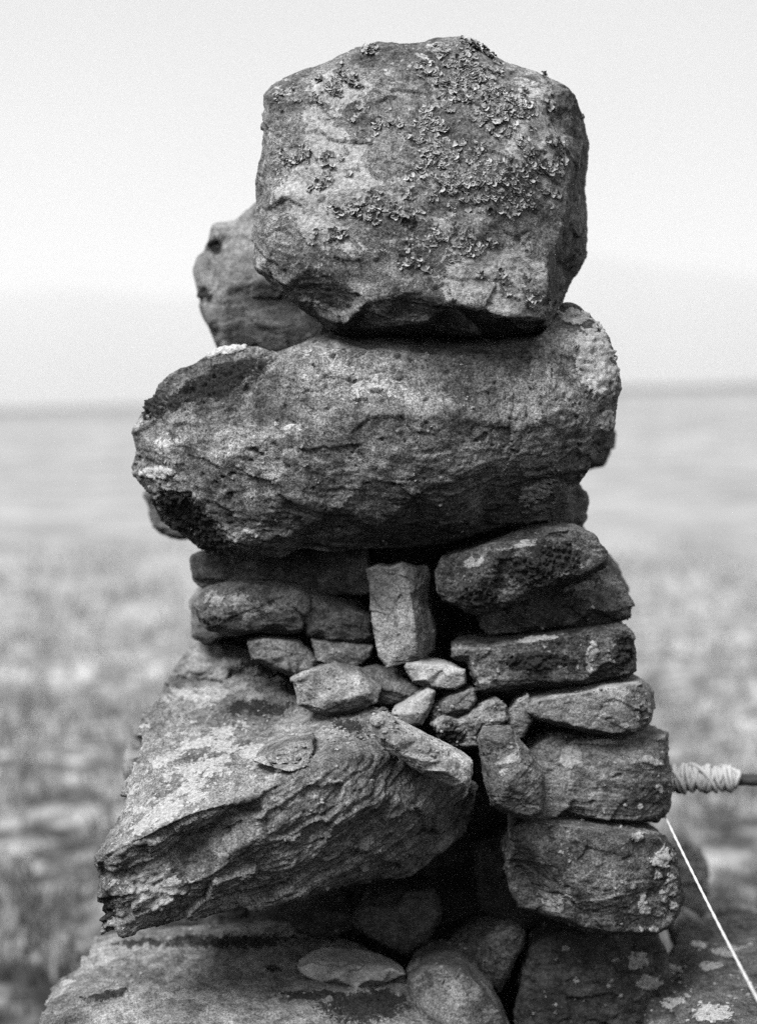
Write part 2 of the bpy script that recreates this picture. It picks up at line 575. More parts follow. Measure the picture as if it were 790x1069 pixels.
slab = rock('boulder', 'broad wedge-shaped boulder spanning the cairn directly under the top boulder', 'boulder', 1.88,
     [(135, 488), (141, 470), (138, 450), (150, 432), (160, 415), (165, 400), (185, 385), (215, 371), (240, 362), (262, 360), (285, 366),
      (310, 361), (340, 344, -40), (420, 340, -50), (470, 340, -50), (520, 340, -50), (560, 338, -40), (580, 329), (590, 315), (605, 318), (620, 332), (637, 350),
      (645, 375), (650, 405), (644, 425), (641, 450), (630, 470), (615, 490), (600, 510, -20), (594, 530, -25), (570, 542, -25), (540, 545, -25), (510, 555, -25),
      (470, 566, -25), (430, 572, -25), (390, 573, -20), (350, 576, -15), (310, 573, -10), (290, 582, -10), (250, 588, -10), (225, 580, -30), (205, 568, -30), (185, 555, -30), (165, 540, -30),
      (155, 520), (148, 505)],
     [(200, 420, 22), (175, 470, 32), (270, 395, 30), (300, 380, 40), (350, 362, 40), (400, 366, 44), (350, 440, 74), (250, 470, 62), (450, 372, 46), (510, 370, 46),
      (450, 435, 80), (555, 362, 40), (560, 440, 60), (610, 360, 24), (630, 400, 20), (612, 450, 30), (400, 490, 72), (300, 520, 60),
      (200, 520, 34), (500, 485, 66), (575, 490, 30), (400, 545, 40), (300, 560, 36), (240, 572, 26), (470, 540, 34), (350, 530, 58), (440, 515, 62), (190, 455, 36)],
     inset=0, T=240, vox=0.0021, smooth=4, mat=M_SLAB, bed=(0.12, -0.35, 1), strata=0.0010, sfreq=38, pits=True, flat=.5, chip=0.6, rough=.9,
     pale=[(400, 405, 60, 22, 0), (300, 445, 25, 10, 0), (265, 560, 35, 16, 10), (470, 480, 16, 12, 0), (180, 465, 28, 18, 0), (330, 575, 30, 8, 0), (560, 510, 30, 12, -30)],
     moss=[(225, 400, 95, 20, -22), (190, 532, 44, 24, 35), (160, 425, 18, 20, 0), (225, 562, 30, 18, 20)],
     crust=[(622, 375, 26, 52, -14), (600, 330, 20, 10, 10), (560, 515, 24, 12, -25), (165, 493, 20, 7, 0), (236, 367, 28, 5, -12), (632, 440, 10, 14, 0)])

rock('boulder', 'rounded pale grey boulder leaning behind the top boulder on its left side', 'boulder', 2.14,
     [(200, 280), (205, 268), (214, 262), (218, 241), (223, 232), (245, 228), (258, 218), (272, 205), (330, 215), (350, 290), (348, 345),
      (330, 362), (300, 372), (270, 376), (245, 376), (230, 370), (218, 345), (212, 332), (206, 310), (203, 298)],
     [(235, 300, 44), (280, 290, 56), (232, 345, 36), (300, 335, 36), (248, 245, 30), (222, 300, 20), (218, 270, 12)], T=130, vox=0.0026, chip=.5, rough=.6,
     mat=M_BASE, moss=[(225, 255, 10, 14, 0), (215, 305, 12, 10, 0)])

rock('boulder', 'blurred boulder behind the broad one, peeking out past both of its ends', 'boulder', 2.20,
     [(150, 518), (153, 545), (166, 558), (188, 563), (300, 572), (500, 568), (580, 498), (605, 495), (630, 487), (640, 470), (645, 450), (638, 424), (604, 396), (560, 374),
      (340, 366), (250, 374), (215, 405), (185, 450), (160, 490)],
     [(190, 520, 10), (300, 480, 12), (450, 460, 12), (600, 450, 12)], T=170, vox=0.003, mat=M_MID)

# second course, left
rock('stone', 'dark rough-ended stone tucked under the left half of the broad boulder', 'stone', 1.99,
     [(195, 592), (199, 581), (215, 577), (240, 578), (300, 568), (385, 570), (388, 622), (300, 626), (230, 622), (210, 613), (197, 605)],
     [(215, 595, 14), (300, 600, 14)], T=110, mat=M_MID, vox=0.0024)
rock('stone', 'oblong stone mottled with white lichen, lying at the left beneath the broad boulder', 'stone', 1.92,
     [(203, 632), (212, 618), (235, 610), (262, 606), (288, 609), (312, 613), (326, 626), (320, 642), (318, 660), (300, 664), (270, 662),
      (240, 664), (216, 660), (206, 648)],
     [(225, 630, 18), (260, 622, 18), (300, 628, 16), (230, 652, 20), (290, 650, 18)], T=120, mat=M_MID, vox=0.0018,
     pale=[(260, 635, 50, 18, 4), (225, 628, 18, 16, 0)], moss=[(222, 648, 14, 10, 0)])
rock('stone', 'pale end of a stone standing behind the white-lichened oblong stone', 'stone', 2.03,
     [(196, 628), (204, 613), (232, 608), (245, 660), (218, 676), (200, 667)], [(215, 640, 12)], T=90, mat=M_BASE, vox=0.0028)
rock('stone', 'grey tapering stone between the oblong lichened stone and the upright pale stone', 'stone', 1.93,
     [(278, 612), (294, 609), (320, 617), (345, 627), (370, 633), (389, 643), (391, 668), (370, 673), (340, 671), (318, 665), (312, 648),
      (305, 628)],
     [(320, 635, 12), (350, 645, 18), (375, 655, 16), (335, 658, 16)], T=110, mat=M_MID, vox=0.0018)
rock('flat_stone', 'pale sloping slab at the back between the big lower boulder and the oblong stone', 'stone', 2.06,
     [(166, 724, -10), (180, 700, 0), (192, 683, -5), (205, 671, -10), (222, 668, -10), (250, 676, -10), (300, 688, 0), (330, 708, 10), (310, 724, 10), (240, 722, 10), (200, 722, 5)],
     [(200, 700, 22), (240, 694, 22), (285, 706, 24), (235, 712, 30)], T=90, mat=M_BASE, vox=0.002, smooth=4, inset=0, moss=[(280, 700, 50, 10, 10)])
rock('stone', 'small dark triangular stone with a pale lower edge, behind the flat chip', 'stone', 1.91,
     [(258, 670), (275, 667), (312, 671), (332, 689), (327, 701), (304, 706), (285, 698), (262, 690)],
     [(272, 676, 6), (300, 684, 8), (300, 699, 16), (275, 688, 14)], T=70, mat=M_MID, vox=0.0014, smooth=2, jitter=2)
rock('stone', 'small light grey block just left of the foot of the upright stone', 'stone', 1.92,
     [(325, 667), (345, 669), (388, 675), (387, 686), (372, 698), (342, 696), (329, 690)], [(350, 680, 12), (372, 684, 10)], T=70,
     mat=M_CLEAN, vox=0.0014, smooth=2, jitter=2)
rock('stone', 'upright pale block wedged under the middle of the broad boulder', 'stone', 1.89,
     [(382, 594, 8), (394, 590, 10), (407, 591, 14), (420, 587, 18), (436, 591, -18), (447, 590, -45), (451, 602, -50), (449, 630, -50), (456, 660, -50), (453, 680, -45), (440, 690, 0), (425, 692, 16),
      (405, 698, 12), (395, 685, 10), (388, 650, 8), (386, 620, 8)],
     [(422, 600, 24), (428, 622, 25), (432, 642, 27), (434, 664, 27), (435, 682, 20), (402, 640, 17), (408, 688, 17)],
     inset=2, boxy=.5, T=70, mat=M_CLEAN, vox=0.0012, smooth=2, rough=0.6, chip=0.4, jitter=1)

# rubble in the middle
rock('stone_chip', 'broad flat chip with a pale top lying on the back of the big lower boulder', 'stone', 1.87,
     [(303, 709, -5), (325, 698, -20), (350, 691, -30), (376, 697, -30), (398, 719, 0), (393, 734, 8), (376, 742, 10), (350, 748, 12), (325, 744, 12), (311, 737, 12), (308, 722, 8)],
     [(350, 708, -5), (325, 722, 22), (350, 732, 30), (375, 726, 24), (392, 722, 8)], T=50, mat=M_CLEAN, vox=0.0012, smooth=2, jitter=2, rough=0.6, chip=0.6,
     pale=[(358, 712, 20, 8, 20)])
rock('stone_chip', 'dark tilted wedge lying behind the broad flat chip', 'stone', 1.90,
     [(368, 700), (390, 697), (420, 705), (441, 720), (432, 734), (402, 738), (382, 732)], [(400, 707, 6), (415, 722, 12), (395, 718, 12)],
     T=55, mat=M_MID, vox=0.0014, smooth=2, jitter=2)
rock('stone_chip', 'small whitish oblong stone just below the foot of the upright block', 'stone', 1.87,
     [(422, 698), (425, 692), (440, 690), (465, 693), (485, 699), (487, 714), (475, 721), (450, 719), (430, 713)],
     [(440, 696, 10), (470, 702, 12), (445, 710, 16)], T=50, mat=M_PALE, vox=0.0012, smooth=2, jitter=2, rough=0.6, chip=0.7, pale=[(450, 700, 30, 10, 5)])
rock('stone_chip', 'pale triangular chip pointing up among the rubble in the middle', 'stone', 1.855,
     [(408, 743), (430, 730), (447, 718), (455, 722), (450, 740), (440, 757), (425, 761), (411, 753)],
     [(440, 730, 10), (428, 745, 14), (442, 745, 10)], T=45, mat=M_PALE, vox=0.0012, smooth=2, jitter=2, rough=0.6, chip=0.6)
rock('stone_chip', 'dark narrow chip leaning right of the pale triangular chip', 'stone', 1.865,
     [(449, 740), (470, 727), (494, 718), (498, 730), (490, 742), (462, 754), (448, 752)], [(475, 730, 8), (470, 742, 12)], T=45, mat=M_MID,
     vox=0.0012, smooth=2, jitter=2)
rock('stone_chip', 'rough slanting chip with a crumbly black lichened left end', 'stone', 1.85,
     [(450, 756), (462, 748), (478, 752), (500, 738), (520, 728), (531, 737), (531, 752), (512, 763), (499, 770), (501, 781), (480, 781), (460, 769)],
     [(500, 745, 10), (505, 755, 14), (470, 762, 10)], T=50, mat=M_MID, vox=0.0012, smooth=2, jitter=2, moss=[(470, 765, 22, 16, 20)], rough=1.4)
rock('stone_chip', 'small upright chip beside the left tip of the rounded pale-topped stone', 'stone', 1.862,
     [(530, 746), (540, 731), (552, 725), (558, 736), (554, 755), (546, 770), (535, 774), (528, 763)], [(543, 748, 12)], T=45, mat=M_MID,
     vox=0.0012, smooth=2, jitter=2)
rock('flat_stone', 'long slanting slab of rubble resting on the right shoulder of the big lower boulder', 'stone', 1.732,
     [(387, 753, 0), (391, 747, -4), (400, 746, -6), (412, 752, -6), (440, 767, -6), (470, 781, -6), (495, 795, -4), (494, 808, 2), (488, 823, 6), (470, 821, 10), (440, 809, 10), (415, 791, 10),
      (395, 776, 8), (388, 764, 4)],
     [(392, 757, 12), (410, 763, 14), (440, 779, 16), (468, 793, 16), (490, 805, 8), (412, 778, 22), (440, 795, 24), (465, 806, 26), (478, 815, 16)], T=38, mat=M_CLEAN,
     vox=0.0012, smooth=2, chip=0.5, rough=.7, jitter=1)
rock('stone', 'upright rounded stone filling the gap left of the square end-block', 'stone', 1.812,
     [(499, 771), (505, 762), (520, 760), (535, 763), (546, 778), (560, 797), (568, 812), (571, 830), (568, 850), (555, 858), (535, 852),
      (515, 842), (508, 825), (504, 800)],
     [(520, 775, 26), (545, 800, 30), (530, 820, 38), (555, 835, 26), (515, 800, 22)], T=80, mat=M_MID, vox=0.0014, smooth=2, jitter=2, chip=0.8,
     pale=[(530, 790, 20, 30, 30)])

# right pile
rock('stone', 'dark coarse wedge of stone uppermost in the right-hand pile', 'stone', 1.87,
     [(454, 611), (455, 595), (462, 582), (490, 574), (530, 562), (570, 551), (600, 547), (620, 556), (634, 575), (631, 590), (610, 602),
      (590, 608), (560, 618), (530, 635), (505, 643), (485, 640), (465, 630), (457, 620)],
     [(475, 590, 18), (500, 606, 34), (560, 570, 24), (560, 592, 40), (612, 572, 22), (475, 615, 22), (520, 625, 22)], T=150, mat=M_DARK, vox=0.0017,
     bed=(0.2, -0.2, 1), strata=0.0012, sfreq=60, rough=1.2, chip=.6, boxy=.92, inset=4, moss=[(560, 590, 60, 26, -15), (500, 625, 30, 14, 10)], pale=[(500, 585, 30, 10, -15), (545, 570, 40, 6, -12)])
rock('stone', 'dark tapering stone, pale smear on its shoulder, second in the right-hand pile', 'stone', 1.91,
     [(498, 655), (500, 632), (540, 615), (590, 605), (615, 593), (636, 590), (650, 610), (661, 630), (660, 646), (645, 652), (600, 657),
      (550, 662), (510, 664)],
     [(555, 640, 20), (615, 608, 14), (620, 632, 30), (648, 630, 12), (520, 645, 10)], T=140, mat=M_DARK, vox=0.0018, strata=0.0012,
     crust=[(608, 612, 22, 5, -14)], pale=[(635, 605, 20, 12, 30)])
rock('stone', 'small blurred stone behind the pile, just under the right end of the broad boulder', 'stone', 2.0,
     [(588, 512), (606, 503), (617, 520), (612, 545), (600, 562), (572, 560), (566, 530)], [(595, 530, 14)], T=80, mat=M_BASE, vox=0.0028)
rock('stone', 'blurred pale stone showing behind the two dark wedges of the right-hand pile', 'stone', 2.05,
     [(603, 553), (626, 570), (646, 590), (658, 615), (650, 640), (615, 645), (590, 600)], [(632, 605, 10)], T=90, mat=M_BASE, vox=0.0028)
rock('flat_stone', 'square-ended flat stone streaked with white lichen, third in the right-hand pile', 'stone', 1.875,
     [(470, 677), (490, 673), (530, 668), (570, 663), (620, 657), (650, 655), (662, 660), (664, 680), (666, 700), (655, 708), (610, 713), (560, 718),
      (520, 722), (501, 724), (491, 708), (488, 692), (473, 688)],
     [(490, 682, 12), (550, 673, 18), (640, 664, 18), (560, 695, 26), (640, 688, 26), (510, 708, 16), (655, 685, 16)], T=160, mat=M_DARK, vox=0.0016,
     smooth=5, bed=(0.08, 0, 1), strata=0.0010, sfreq=70, chip=.5, boxy=.95, inset=4, moss=[(650, 680, 14, 24, 0), (560, 690, 50, 12, 0)], pale=[(560, 668, 40, 5, -5), (617, 690, 12, 22, 0), (500, 712, 25, 8, 0)], crust=[(560, 667, 26, 3, -5), (618, 680, 8, 14, 10)])
rock('stone', 'pale-topped rounded stone, dark patch on its end, fourth in the right-hand pile', 'stone', 1.865,
     [(544, 737), (555, 729), (590, 722), (640, 714), (670, 710), (682, 722), (684, 740), (680, 755), (665, 768), (640, 770), (610, 765),
      (585, 758), (560, 752), (548, 746)],
     [(590, 735, 18), (650, 728, 24), (655, 750, 26), (610, 752, 20), (675, 738, 12)], T=150, mat=M_BASE, vox=0.0015, smooth=2, jitter=2, chip=0.5, boxy=.95, inset=4,
     moss=[(670, 745, 11, 13, 20)], pale=[(640, 727, 45, 10, -4), (652, 757, 12, 8, 0)])
rock('stone', 'large square end-block at the height of the wrapped stick', 'stone', 1.89,
     [(544, 786), (560, 773), (575, 766), (600, 768), (650, 770), (680, 768), (697, 765), (699, 790), (702, 815), (698, 845), (688, 860),
      (660, 861), (620, 859), (580, 858), (555, 862), (550, 840), (558, 815), (550, 797)],
     [(590, 780, 16), (650, 780, 20), (692, 778, 14), (590, 800, 26), (660, 795, 32), (690, 800, 22), (600, 835, 30), (660, 838, 32), (690, 840, 14)],
     T=170, mat=M_MID, vox=0.0015, smooth=2, jitter=2, bed=(0.05, -0.1, 1), strata=0.0011, sfreq=80, chip=0.5, boxy=.95, inset=4,
     pale=[(595, 790, 30, 18, 0), (675, 795, 22, 10, 20), (640, 775, 50, 5, 0)], crust=[(688, 823, 4, 4, 0), (669, 843, 4, 4, 0), (652, 842, 3, 3, 0), (680, 795, 14, 5, 20)])
rock('stone', 'big dark block with pale lichen rosettes on its right end, under the square end-block', 'stone', 1.85,
     [(533, 862), (545, 855), (580, 857), (630, 864), (660, 868), (690, 872), (705, 885), (710, 910), (715, 935), (710, 955), (700, 970), (680, 978),
      (640, 976), (610, 972), (585, 962), (562, 952), (540, 947), (530, 925), (527, 897), (533, 880)],
     [(545, 870, 28), (565, 890, 34), (580, 920, 34), (600, 950, 30), (545, 910, 2), (560, 935, 6), (650, 882, 36), (650, 930, 42), (697, 900, 22),
      (640, 960, 30), (698, 950, 14)], T=170, mat=M_DARK, vox=0.0016, smooth=2, jitter=2, chip=0.5, boxy=.95, inset=4,
     pale=[(590, 940, 40, 20, 0)], crust=[(690, 897, 16, 11, -30), (700, 925, 8, 16, 0), (687, 914, 6, 5, 0), (671, 950, 7, 9, -30), (672, 938, 4, 5, 0), (665, 875, 9, 5, 0),
            (692, 935, 5, 8, 0), (682, 970, 5, 3, 0), (703, 946, 6, 6, 0)])
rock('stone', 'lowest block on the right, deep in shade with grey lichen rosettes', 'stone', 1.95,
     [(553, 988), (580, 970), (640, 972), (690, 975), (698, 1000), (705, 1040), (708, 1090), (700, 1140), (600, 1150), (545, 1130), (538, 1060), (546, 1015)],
     [(580, 1000, 20), (650, 995, 26), (690, 1010, 16), (600, 1060, 30), (680, 1060, 22)], T=170, mat=M_SHADE, vox=0.0019,
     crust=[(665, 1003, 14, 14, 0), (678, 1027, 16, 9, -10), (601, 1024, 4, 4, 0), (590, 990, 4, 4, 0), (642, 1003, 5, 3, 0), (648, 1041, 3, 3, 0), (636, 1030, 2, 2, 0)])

# big lower boulder, left
big = rock('boulder', 'big layered boulder with a pale sloping top and overhanging front, lower left of the cairn', 'boulder', 1.83,
     [(100, 905, 70), (102, 893, 80), (114, 870, 60), (126, 840, 30), (140, 800, -10), (145, 770, -45), (150, 745, -80), (165, 725, -130), (181, 712, -170),
      (205, 705, -190), (240, 705, -180), (300, 712, -130), (350, 725, -80), (400, 742, -25), (440, 768, 5), (480, 800, -10), (497, 818, -30), (500, 830, -35),
      (495, 850, -35), (480, 875, -30), (460, 893, -20), (437, 912, -5), (400, 917, 20), (340, 926, 50), (280, 941, 62), (240, 949, 72), (200, 956, 80),
      (160, 968, 84), (130, 973, 84), (108, 970, 78), (103, 940, 84)],
     [(108, 893, 100), (130, 883, 110), (160, 869, 116), (200, 850, 118), (240, 838, 116), (270, 828, 112), (300, 812, 102), (340, 796, 90), (370, 790, 80),
      (400, 790, 68), (440, 802, 46), (480, 822, 8), (118, 915, 96), (165, 893, 92), (200, 872, 82), (238, 862, 84), (262, 850, 104), (285, 866, 116), (250, 885, 112), (330, 850, 108), (350, 880, 96), (420, 840, 62),
      (300, 905, 92), (220, 915, 104), (240, 935, 80), (400, 890, 52), (130, 935, 98), (170, 945, 92), (190, 925, 100), (455, 850, 22), (380, 830, 90),
      (200, 760, -70), (180, 800, 20), (260, 760, -55), (300, 790, 40), (350, 775, 40), (160, 835, 66), (240, 805, 58), (400, 772, 30), (220, 730, -120), (300, 750, -60)],
     inset=0, T=190, shrink=0.66, drop=.35, vox=0.0022, smooth=5, mat=M_SCHIST, bed=tuple(BED), strata=0.0024, sfreq=40, flat=1.6, cell=13.0, chip=1.35, rough=0.8,
     pale=[(200, 800, 90, 60, -30), (165, 850, 70, 30, -20), (150, 925, 45, 24, -12), (230, 725, 70, 18, 0), (140, 790, 20, 60, 10), (290, 790, 60, 30, -10)],
     moss=[(110, 950, 12, 30, 0), (270, 740, 60, 12, 0), (310, 722, 36, 14, 10), (365, 760, 30, 12, 20)],
     crust=[(165, 933, 42, 20, -14)])
rock('flake', None, None, 1.83, [(262, 795, 56), (275, 785, 40), (300, 772, 22), (327, 770, 34), (328, 785, 64), (322, 800, 92), (305, 806, 102), (285, 802, 88)],
     [(300, 790, 68)], T=14, shrink=0.9, vox=0.0012, smooth=4, mat=M_SCHIST, rough=0.5, chip=0.5, parent=big, jitter=1)

# base
base = rock('boulder', 'pale flat-topped base boulder at the bottom left of the cairn', 'boulder', 1.86,
     [(38, 1075, '0.79'), (50, 1035, '0.79'), (62, 1021, '0.785'), (85, 1009, '0.775'), (92, 990, '0.765'), (100, 978, '0.76'), (120, 974, '0.76'), (200, 966, '0.76'),
      (280, 962, '0.76'), (325, 968, '0.76'), (370, 985, '0.765'), (405, 1000, '0.765'), (424, 1016, '0.77'), (440, 1040, '0.785'), (462, 1064, '0.80'),
      (475, 1110, '0.82'), (470, 1240, 60), (300, 1270, 70), (60, 1250, 70), (20, 1150, 60)],
     [(90, 1050, '0.775'), (150, 1010, '0.762'), (250, 1000, '0.758'), (330, 1010, '0.76'), (200, 1050, '0.77'), (330, 1050, '0.775'), (400, 1050, '0.785'), (60, 1140, 120), (150, 1100, '0.775'),
      (250, 1110, '0.778'), (380, 1110, '0.79'), (200, 1160, 135), (400, 1160, 120), (260, 1200, 120)],
     inset=0, T=130, shrink=0.8, drop=1.1, vox=0.0023, smooth=4, mat=M_FOOT, strata=0.0, chip=1.1, pale=[(70, 1028, 14, 8, 0), (200, 1040, 60, 10, 0)],
     moss=[(240, 984, 110, 9, 0), (284, 1012, 14, 6, 0), (110, 1042, 40, 6, -12), (385, 1052, 70, 26, -5), (330, 1040, 60, 6, 0), (150, 985, 40, 6, 0)])  # wide right patch: moss with the dark of a rough cavity painted in
rock('stone_chip', 'thin whitish chip lying on the pale base boulder', 'stone', 1.875,
     [(310, 1010), (325, 1004), (370, 1005), (408, 1010), (424, 1018), (400, 1027), (370, 1033), (335, 1028), (315, 1020)],
     [(350, 1012, 10), (390, 1016, 10), (350, 1022, 22), (385, 1024, 18)], T=45, mat=M_PALE, vox=0.0012, smooth=2, jitter=2, rough=0.6, chip=0.6, pale=[(370, 1012, 50, 10, 0)])
rock('boulder', 'smooth rounded grey stone at the bottom edge right of the base boulder', 'stone', 1.86,
     [(424, 1022), (440, 1009), (460, 1006), (485, 1012), (505, 1028), (522, 1050), (536, 1078), (532, 1130), (440, 1140), (430, 1085), (428, 1045)],
     [(455, 1025, 20), (485, 1045, 34), (470, 1070, 44), (510, 1080, 26)], T=110, mat=M_FOOT, vox=0.0018, smooth=9, chip=0.6, rough=0.7)
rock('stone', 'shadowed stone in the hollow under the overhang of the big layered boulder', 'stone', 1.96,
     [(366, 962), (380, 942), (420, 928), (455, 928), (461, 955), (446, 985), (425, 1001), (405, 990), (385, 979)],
     [(410, 950, 20), (435, 960, 24), (420, 985, 14)], T=90, mat=M_SHADE, vox=0.0018)
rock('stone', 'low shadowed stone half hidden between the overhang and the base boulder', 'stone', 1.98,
     [(295, 955), (330, 946), (368, 953), (373, 970), (350, 980), (310, 974)], [(335, 960, 12)], T=80, mat=M_SHADE, vox=0.002)
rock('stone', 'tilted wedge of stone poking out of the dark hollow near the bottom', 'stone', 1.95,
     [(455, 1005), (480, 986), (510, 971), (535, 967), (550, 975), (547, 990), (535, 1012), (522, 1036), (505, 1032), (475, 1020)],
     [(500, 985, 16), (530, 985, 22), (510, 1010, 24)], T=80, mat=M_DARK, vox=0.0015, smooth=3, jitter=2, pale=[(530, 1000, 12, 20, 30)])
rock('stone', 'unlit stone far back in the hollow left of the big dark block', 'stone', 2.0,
     [(490, 880), (530, 868), (570, 880), (580, 960), (540, 975), (500, 950)], [(530, 920, 16)], T=90, mat=M_SHADE, vox=0.003)
# core stones added to block light from behind the gaps
rock('boulder', 'core stone added to block light in the gap under the broad boulder', 'boulder', 2.13,
     [(225, 560), (400, 530), (588, 522), (640, 600), (630, 690), (500, 720), (350, 710), (230, 690)], [(420, 620, 20)], T=120, mat=M_SHADE, vox=0.004)
rock('boulder', 'core stone added to keep light out of the hollow in the middle of the cairn', 'boulder', 2.14,
     [(300, 690), (480, 690), (650, 680), (672, 780), (675, 920), (600, 960), (400, 950), (280, 850)], [(500, 820, 20)], T=120, mat=M_SHADE, vox=0.004)
rock('boulder', 'core stone added low in the cairn to block light behind the bottom hollow', 'boulder', 2.13,
     [(180, 930), (400, 900), (680, 920), (690, 1050), (680, 1180), (400, 1220), (160, 1180)], [(420, 1050, 20)], T=130, mat=M_SHADE, vox=0.004)

# ledge at the right and the rubble on it
rock('rock_ledge', 'wide mossy rock ledge with pale lichen at the bottom right, beneath the taut line', 'rock ledge', 1.90,
     [(640, 1200, 40), (672, 1080, '0.82'), (690, 1010, '0.80'), (712, 968, '0.79'), (760, 955, '0.79'), (830, 950, '0.79'), (1000, 960, '0.79'), (1120, 1060, '0.79'),
      (1180, 1280, 330), (1000, 1420, 330), (800, 1420, 250), (690, 1320, 90)],
     [(725, 1000, '0.785'), (780, 1000, '0.785'), (740, 1050, '0.785'), (820, 1100, '0.78'), (900, 1050, '0.78'), (720, 1110, '0.78'), (950, 1200, '0.79'),
      (840, 1200, '0.79'), (1050, 1200, '0.79')],
     inset=0, T=160, shrink=0.9, drop=1.0, vox=0.003, smooth=5, mat=M_LEDGE, chip=1.3, rough=1.5,
     pale=[(745, 1060, 26, 12, 0), (700, 1050, 20, 8, 0), (760, 990, 40, 12, 0), (700, 975, 20, 10, 0)], crust=[(745, 1062, 26, 10, 0), (705, 1045, 16, 4, 10), (700, 1010, 12, 3, 0), (740, 1010, 16, 3, 0), (730, 985, 12, 3, 0)])
rock('stone', 'tall blurred pale stone standing on the ledge behind the lowest blocks', 'stone', 2.42,
     [(690, 890), (712, 876), (732, 884), (740, 905), (741, 960), (700, 965), (685, 940)], [(712, 920, 14)], T=60, mat=M_BASE, vox=0.003)
rock('stone', 'small blurred stone on the ledge close to the lowest dark block', 'stone', 2.20,
     [(696, 965), (715, 950), (735, 962), (738, 985), (705, 992)], [(716, 970, 12)], T=45, mat=M_BASE, vox=0.002)
rock('stone', 'low blurred stone lying at the back edge of the ledge', 'stone', 2.3,
     [(735, 958), (755, 945), (790, 948), (800, 968), (745, 976)], [(765, 958, 10)], T=45, mat=M_MID, vox=0.003)
rock('stone', 'pale blurred stone just behind the left flank of the big layered boulder', 'stone', 2.26,
     [(128, 800), (131, 775), (142, 755), (165, 745), (192, 770), (205, 900), (210, 1150), (132, 1150), (128, 1000), (134, 860)], [(155, 790, 14), (165, 950, 20)], T=90, mat=M_BASE, vox=0.003, pale=[(140, 790, 30, 40, 0)])


# ------------------------------------------------------------------ crumbs of stone on the ledges
def crumbs():
    Vs, Fs, tone = [], [], []
    spots = []
    dg = bpy.context.evaluated_depsgraph_get()
    for (cx, cy, rx, ry, n, r0, r1) in [(280, 973, 90, 7, 70, .0010, .0030), (225, 740, 70, 20, 60, .0008, .0022), (375, 760, 45, 20, 90, .0008, .0022),
                                        (310, 785, 25, 12, 10, .0014, .0036), (420, 810, 40, 12, 26, .001, .0025), (300, 735, 40, 14, 40, .001, .002),
                                        (200, 1030, 130, 25, 60, .0008, .002), (730, 1030, 60, 30, 60, .001, .003), (400, 740, 15, 8, 18, .001, .0026), (440, 760, 60, 30, 90, .001, .003), (500, 735, 50, 30, 50, .001, .0028), (620, 768, 70, 5, 40, .0008, .002),
                                        (580, 720, 80, 6, 40, .0008, .002), (300, 710, 60, 14, 60, .001, .003), (480, 1000, 60, 40, 40, .001, .003)]:
        for _ in range(n):
            a, q = random.uniform(0, 6.283), math.sqrt(random.random())
            d = Vector(ray(cx + rx * q * math.cos(a), cy + ry * q * math.sin(a))).normalized()
            hit, loc, nor, *_r = SC.ray_cast(dg, Vector((0, 0, CAMZ)), d)
            if hit and nor.z > 0.25 and loc.y < 2.6:
                spots.append((loc, nor, random.uniform(r0, r1) * random.uniform(.7, 1.4)))
    ico = [(0, 0, 1), (.89, 0, .45), (.28, .85, .45), (-.72, .53, .45), (-.72, -.53, .45), (.28, -.85, .45), (.72, .53, -.45), (-.28, .85, -.45),
           (-.89, 0, -.45), (-.28, -.85, -.45), (.72, -.53, -.45), (0, 0, -1)]
    tri = [(0, 1, 2), (0, 2, 3), (0, 3, 4), (0, 4, 5), (0, 5, 1), (1, 6, 2), (2, 7, 3), (3, 8, 4), (4, 9, 5), (5, 10, 1), (2, 6, 7), (3, 7, 8), (4, 8, 9),
           (5, 9, 10), (1, 10, 6), (11, 7, 6), (11, 8, 7), (11, 9, 8), (11, 10, 9), (11, 6, 10)]
    for loc, nor, r in spots:
        k0 = len(Vs)
        sx, sy, sz = (random.uniform(.7, 1.5), random.uniform(.7, 1.3), random.uniform(.4, .8))
        ca, sa = math.cos(random.uniform(0, 6.28)), math.sin(random.uniform(0, 6.28))
        tn = min(1, max(0, random.gauss(.5, .3)))
        for x, y, z in ico:
            j = random.uniform(.75, 1.2)
            x, y, z = x * sx * j, y * sy * j, z * sz * j
            Vs.append(loc + Vector((x * ca - y * sa, x * sa + y * ca, z)) * r + nor * r * .25)
            tone.append(tn)
        Fs += [tuple(k0 + i for i in t) for t in tri]
    o = mesh_obj('stone_crumbs', Vs, Fs, M_CRUMB, None, False, {'tone': np.array(tone)})
    tag(o, 'loose crumbs and grit scattered on the ledges of the cairn stones', 'grit', None, 'stuff')


bpy.context.view_layer.update()
crumbs()


# ------------------------------------------------------------------ wrapped stick and line
def tube(path, radii, seg=10, cap=True):
    Vs, Fs = [], []
    n = len(path)
    up = Vector((0.13, 0.21, 0.97))
    for i, p in enumerate(path):
        t = (path[min(i + 1, n - 1)] - path[max(i - 1, 0)]).normalized()
        a = t.cross(up).normalized()
        b = a.cross(t)
        for j in range(seg):
            w = 2 * math.pi * j / seg
            Vs.append(p + (a * math.cos(w) + b * math.sin(w)) * radii[i])
    for i in range(n - 1):
        for j in range(seg):
            k = (j + 1) % seg
            Fs.append((i * seg + j, i * seg + k, (i + 1) * seg + k, (i + 1) * seg + j))
    if cap:
        Fs.append(tuple(range(seg))[::-1])
        Fs.append(tuple((n - 1) * seg + j for j in range(seg)))
    return Vs, Fs


def wood_mat():
    k = N('dark_weathered_wood')
    tc = k.new('TexCoord').outputs['Object']
    mp = k.new('Mapping')
    k.link(tc, mp.inputs[0])
    mp.inputs['Scale'].default_value = (0.08, 1, 1)
    g = k.noise(mp.outputs[0], 420, 5, .6)
    return k.finish(k.ramp(g, .3, .7, .025, .10), .6, k.math('MULTIPLY', g, .001), .3)


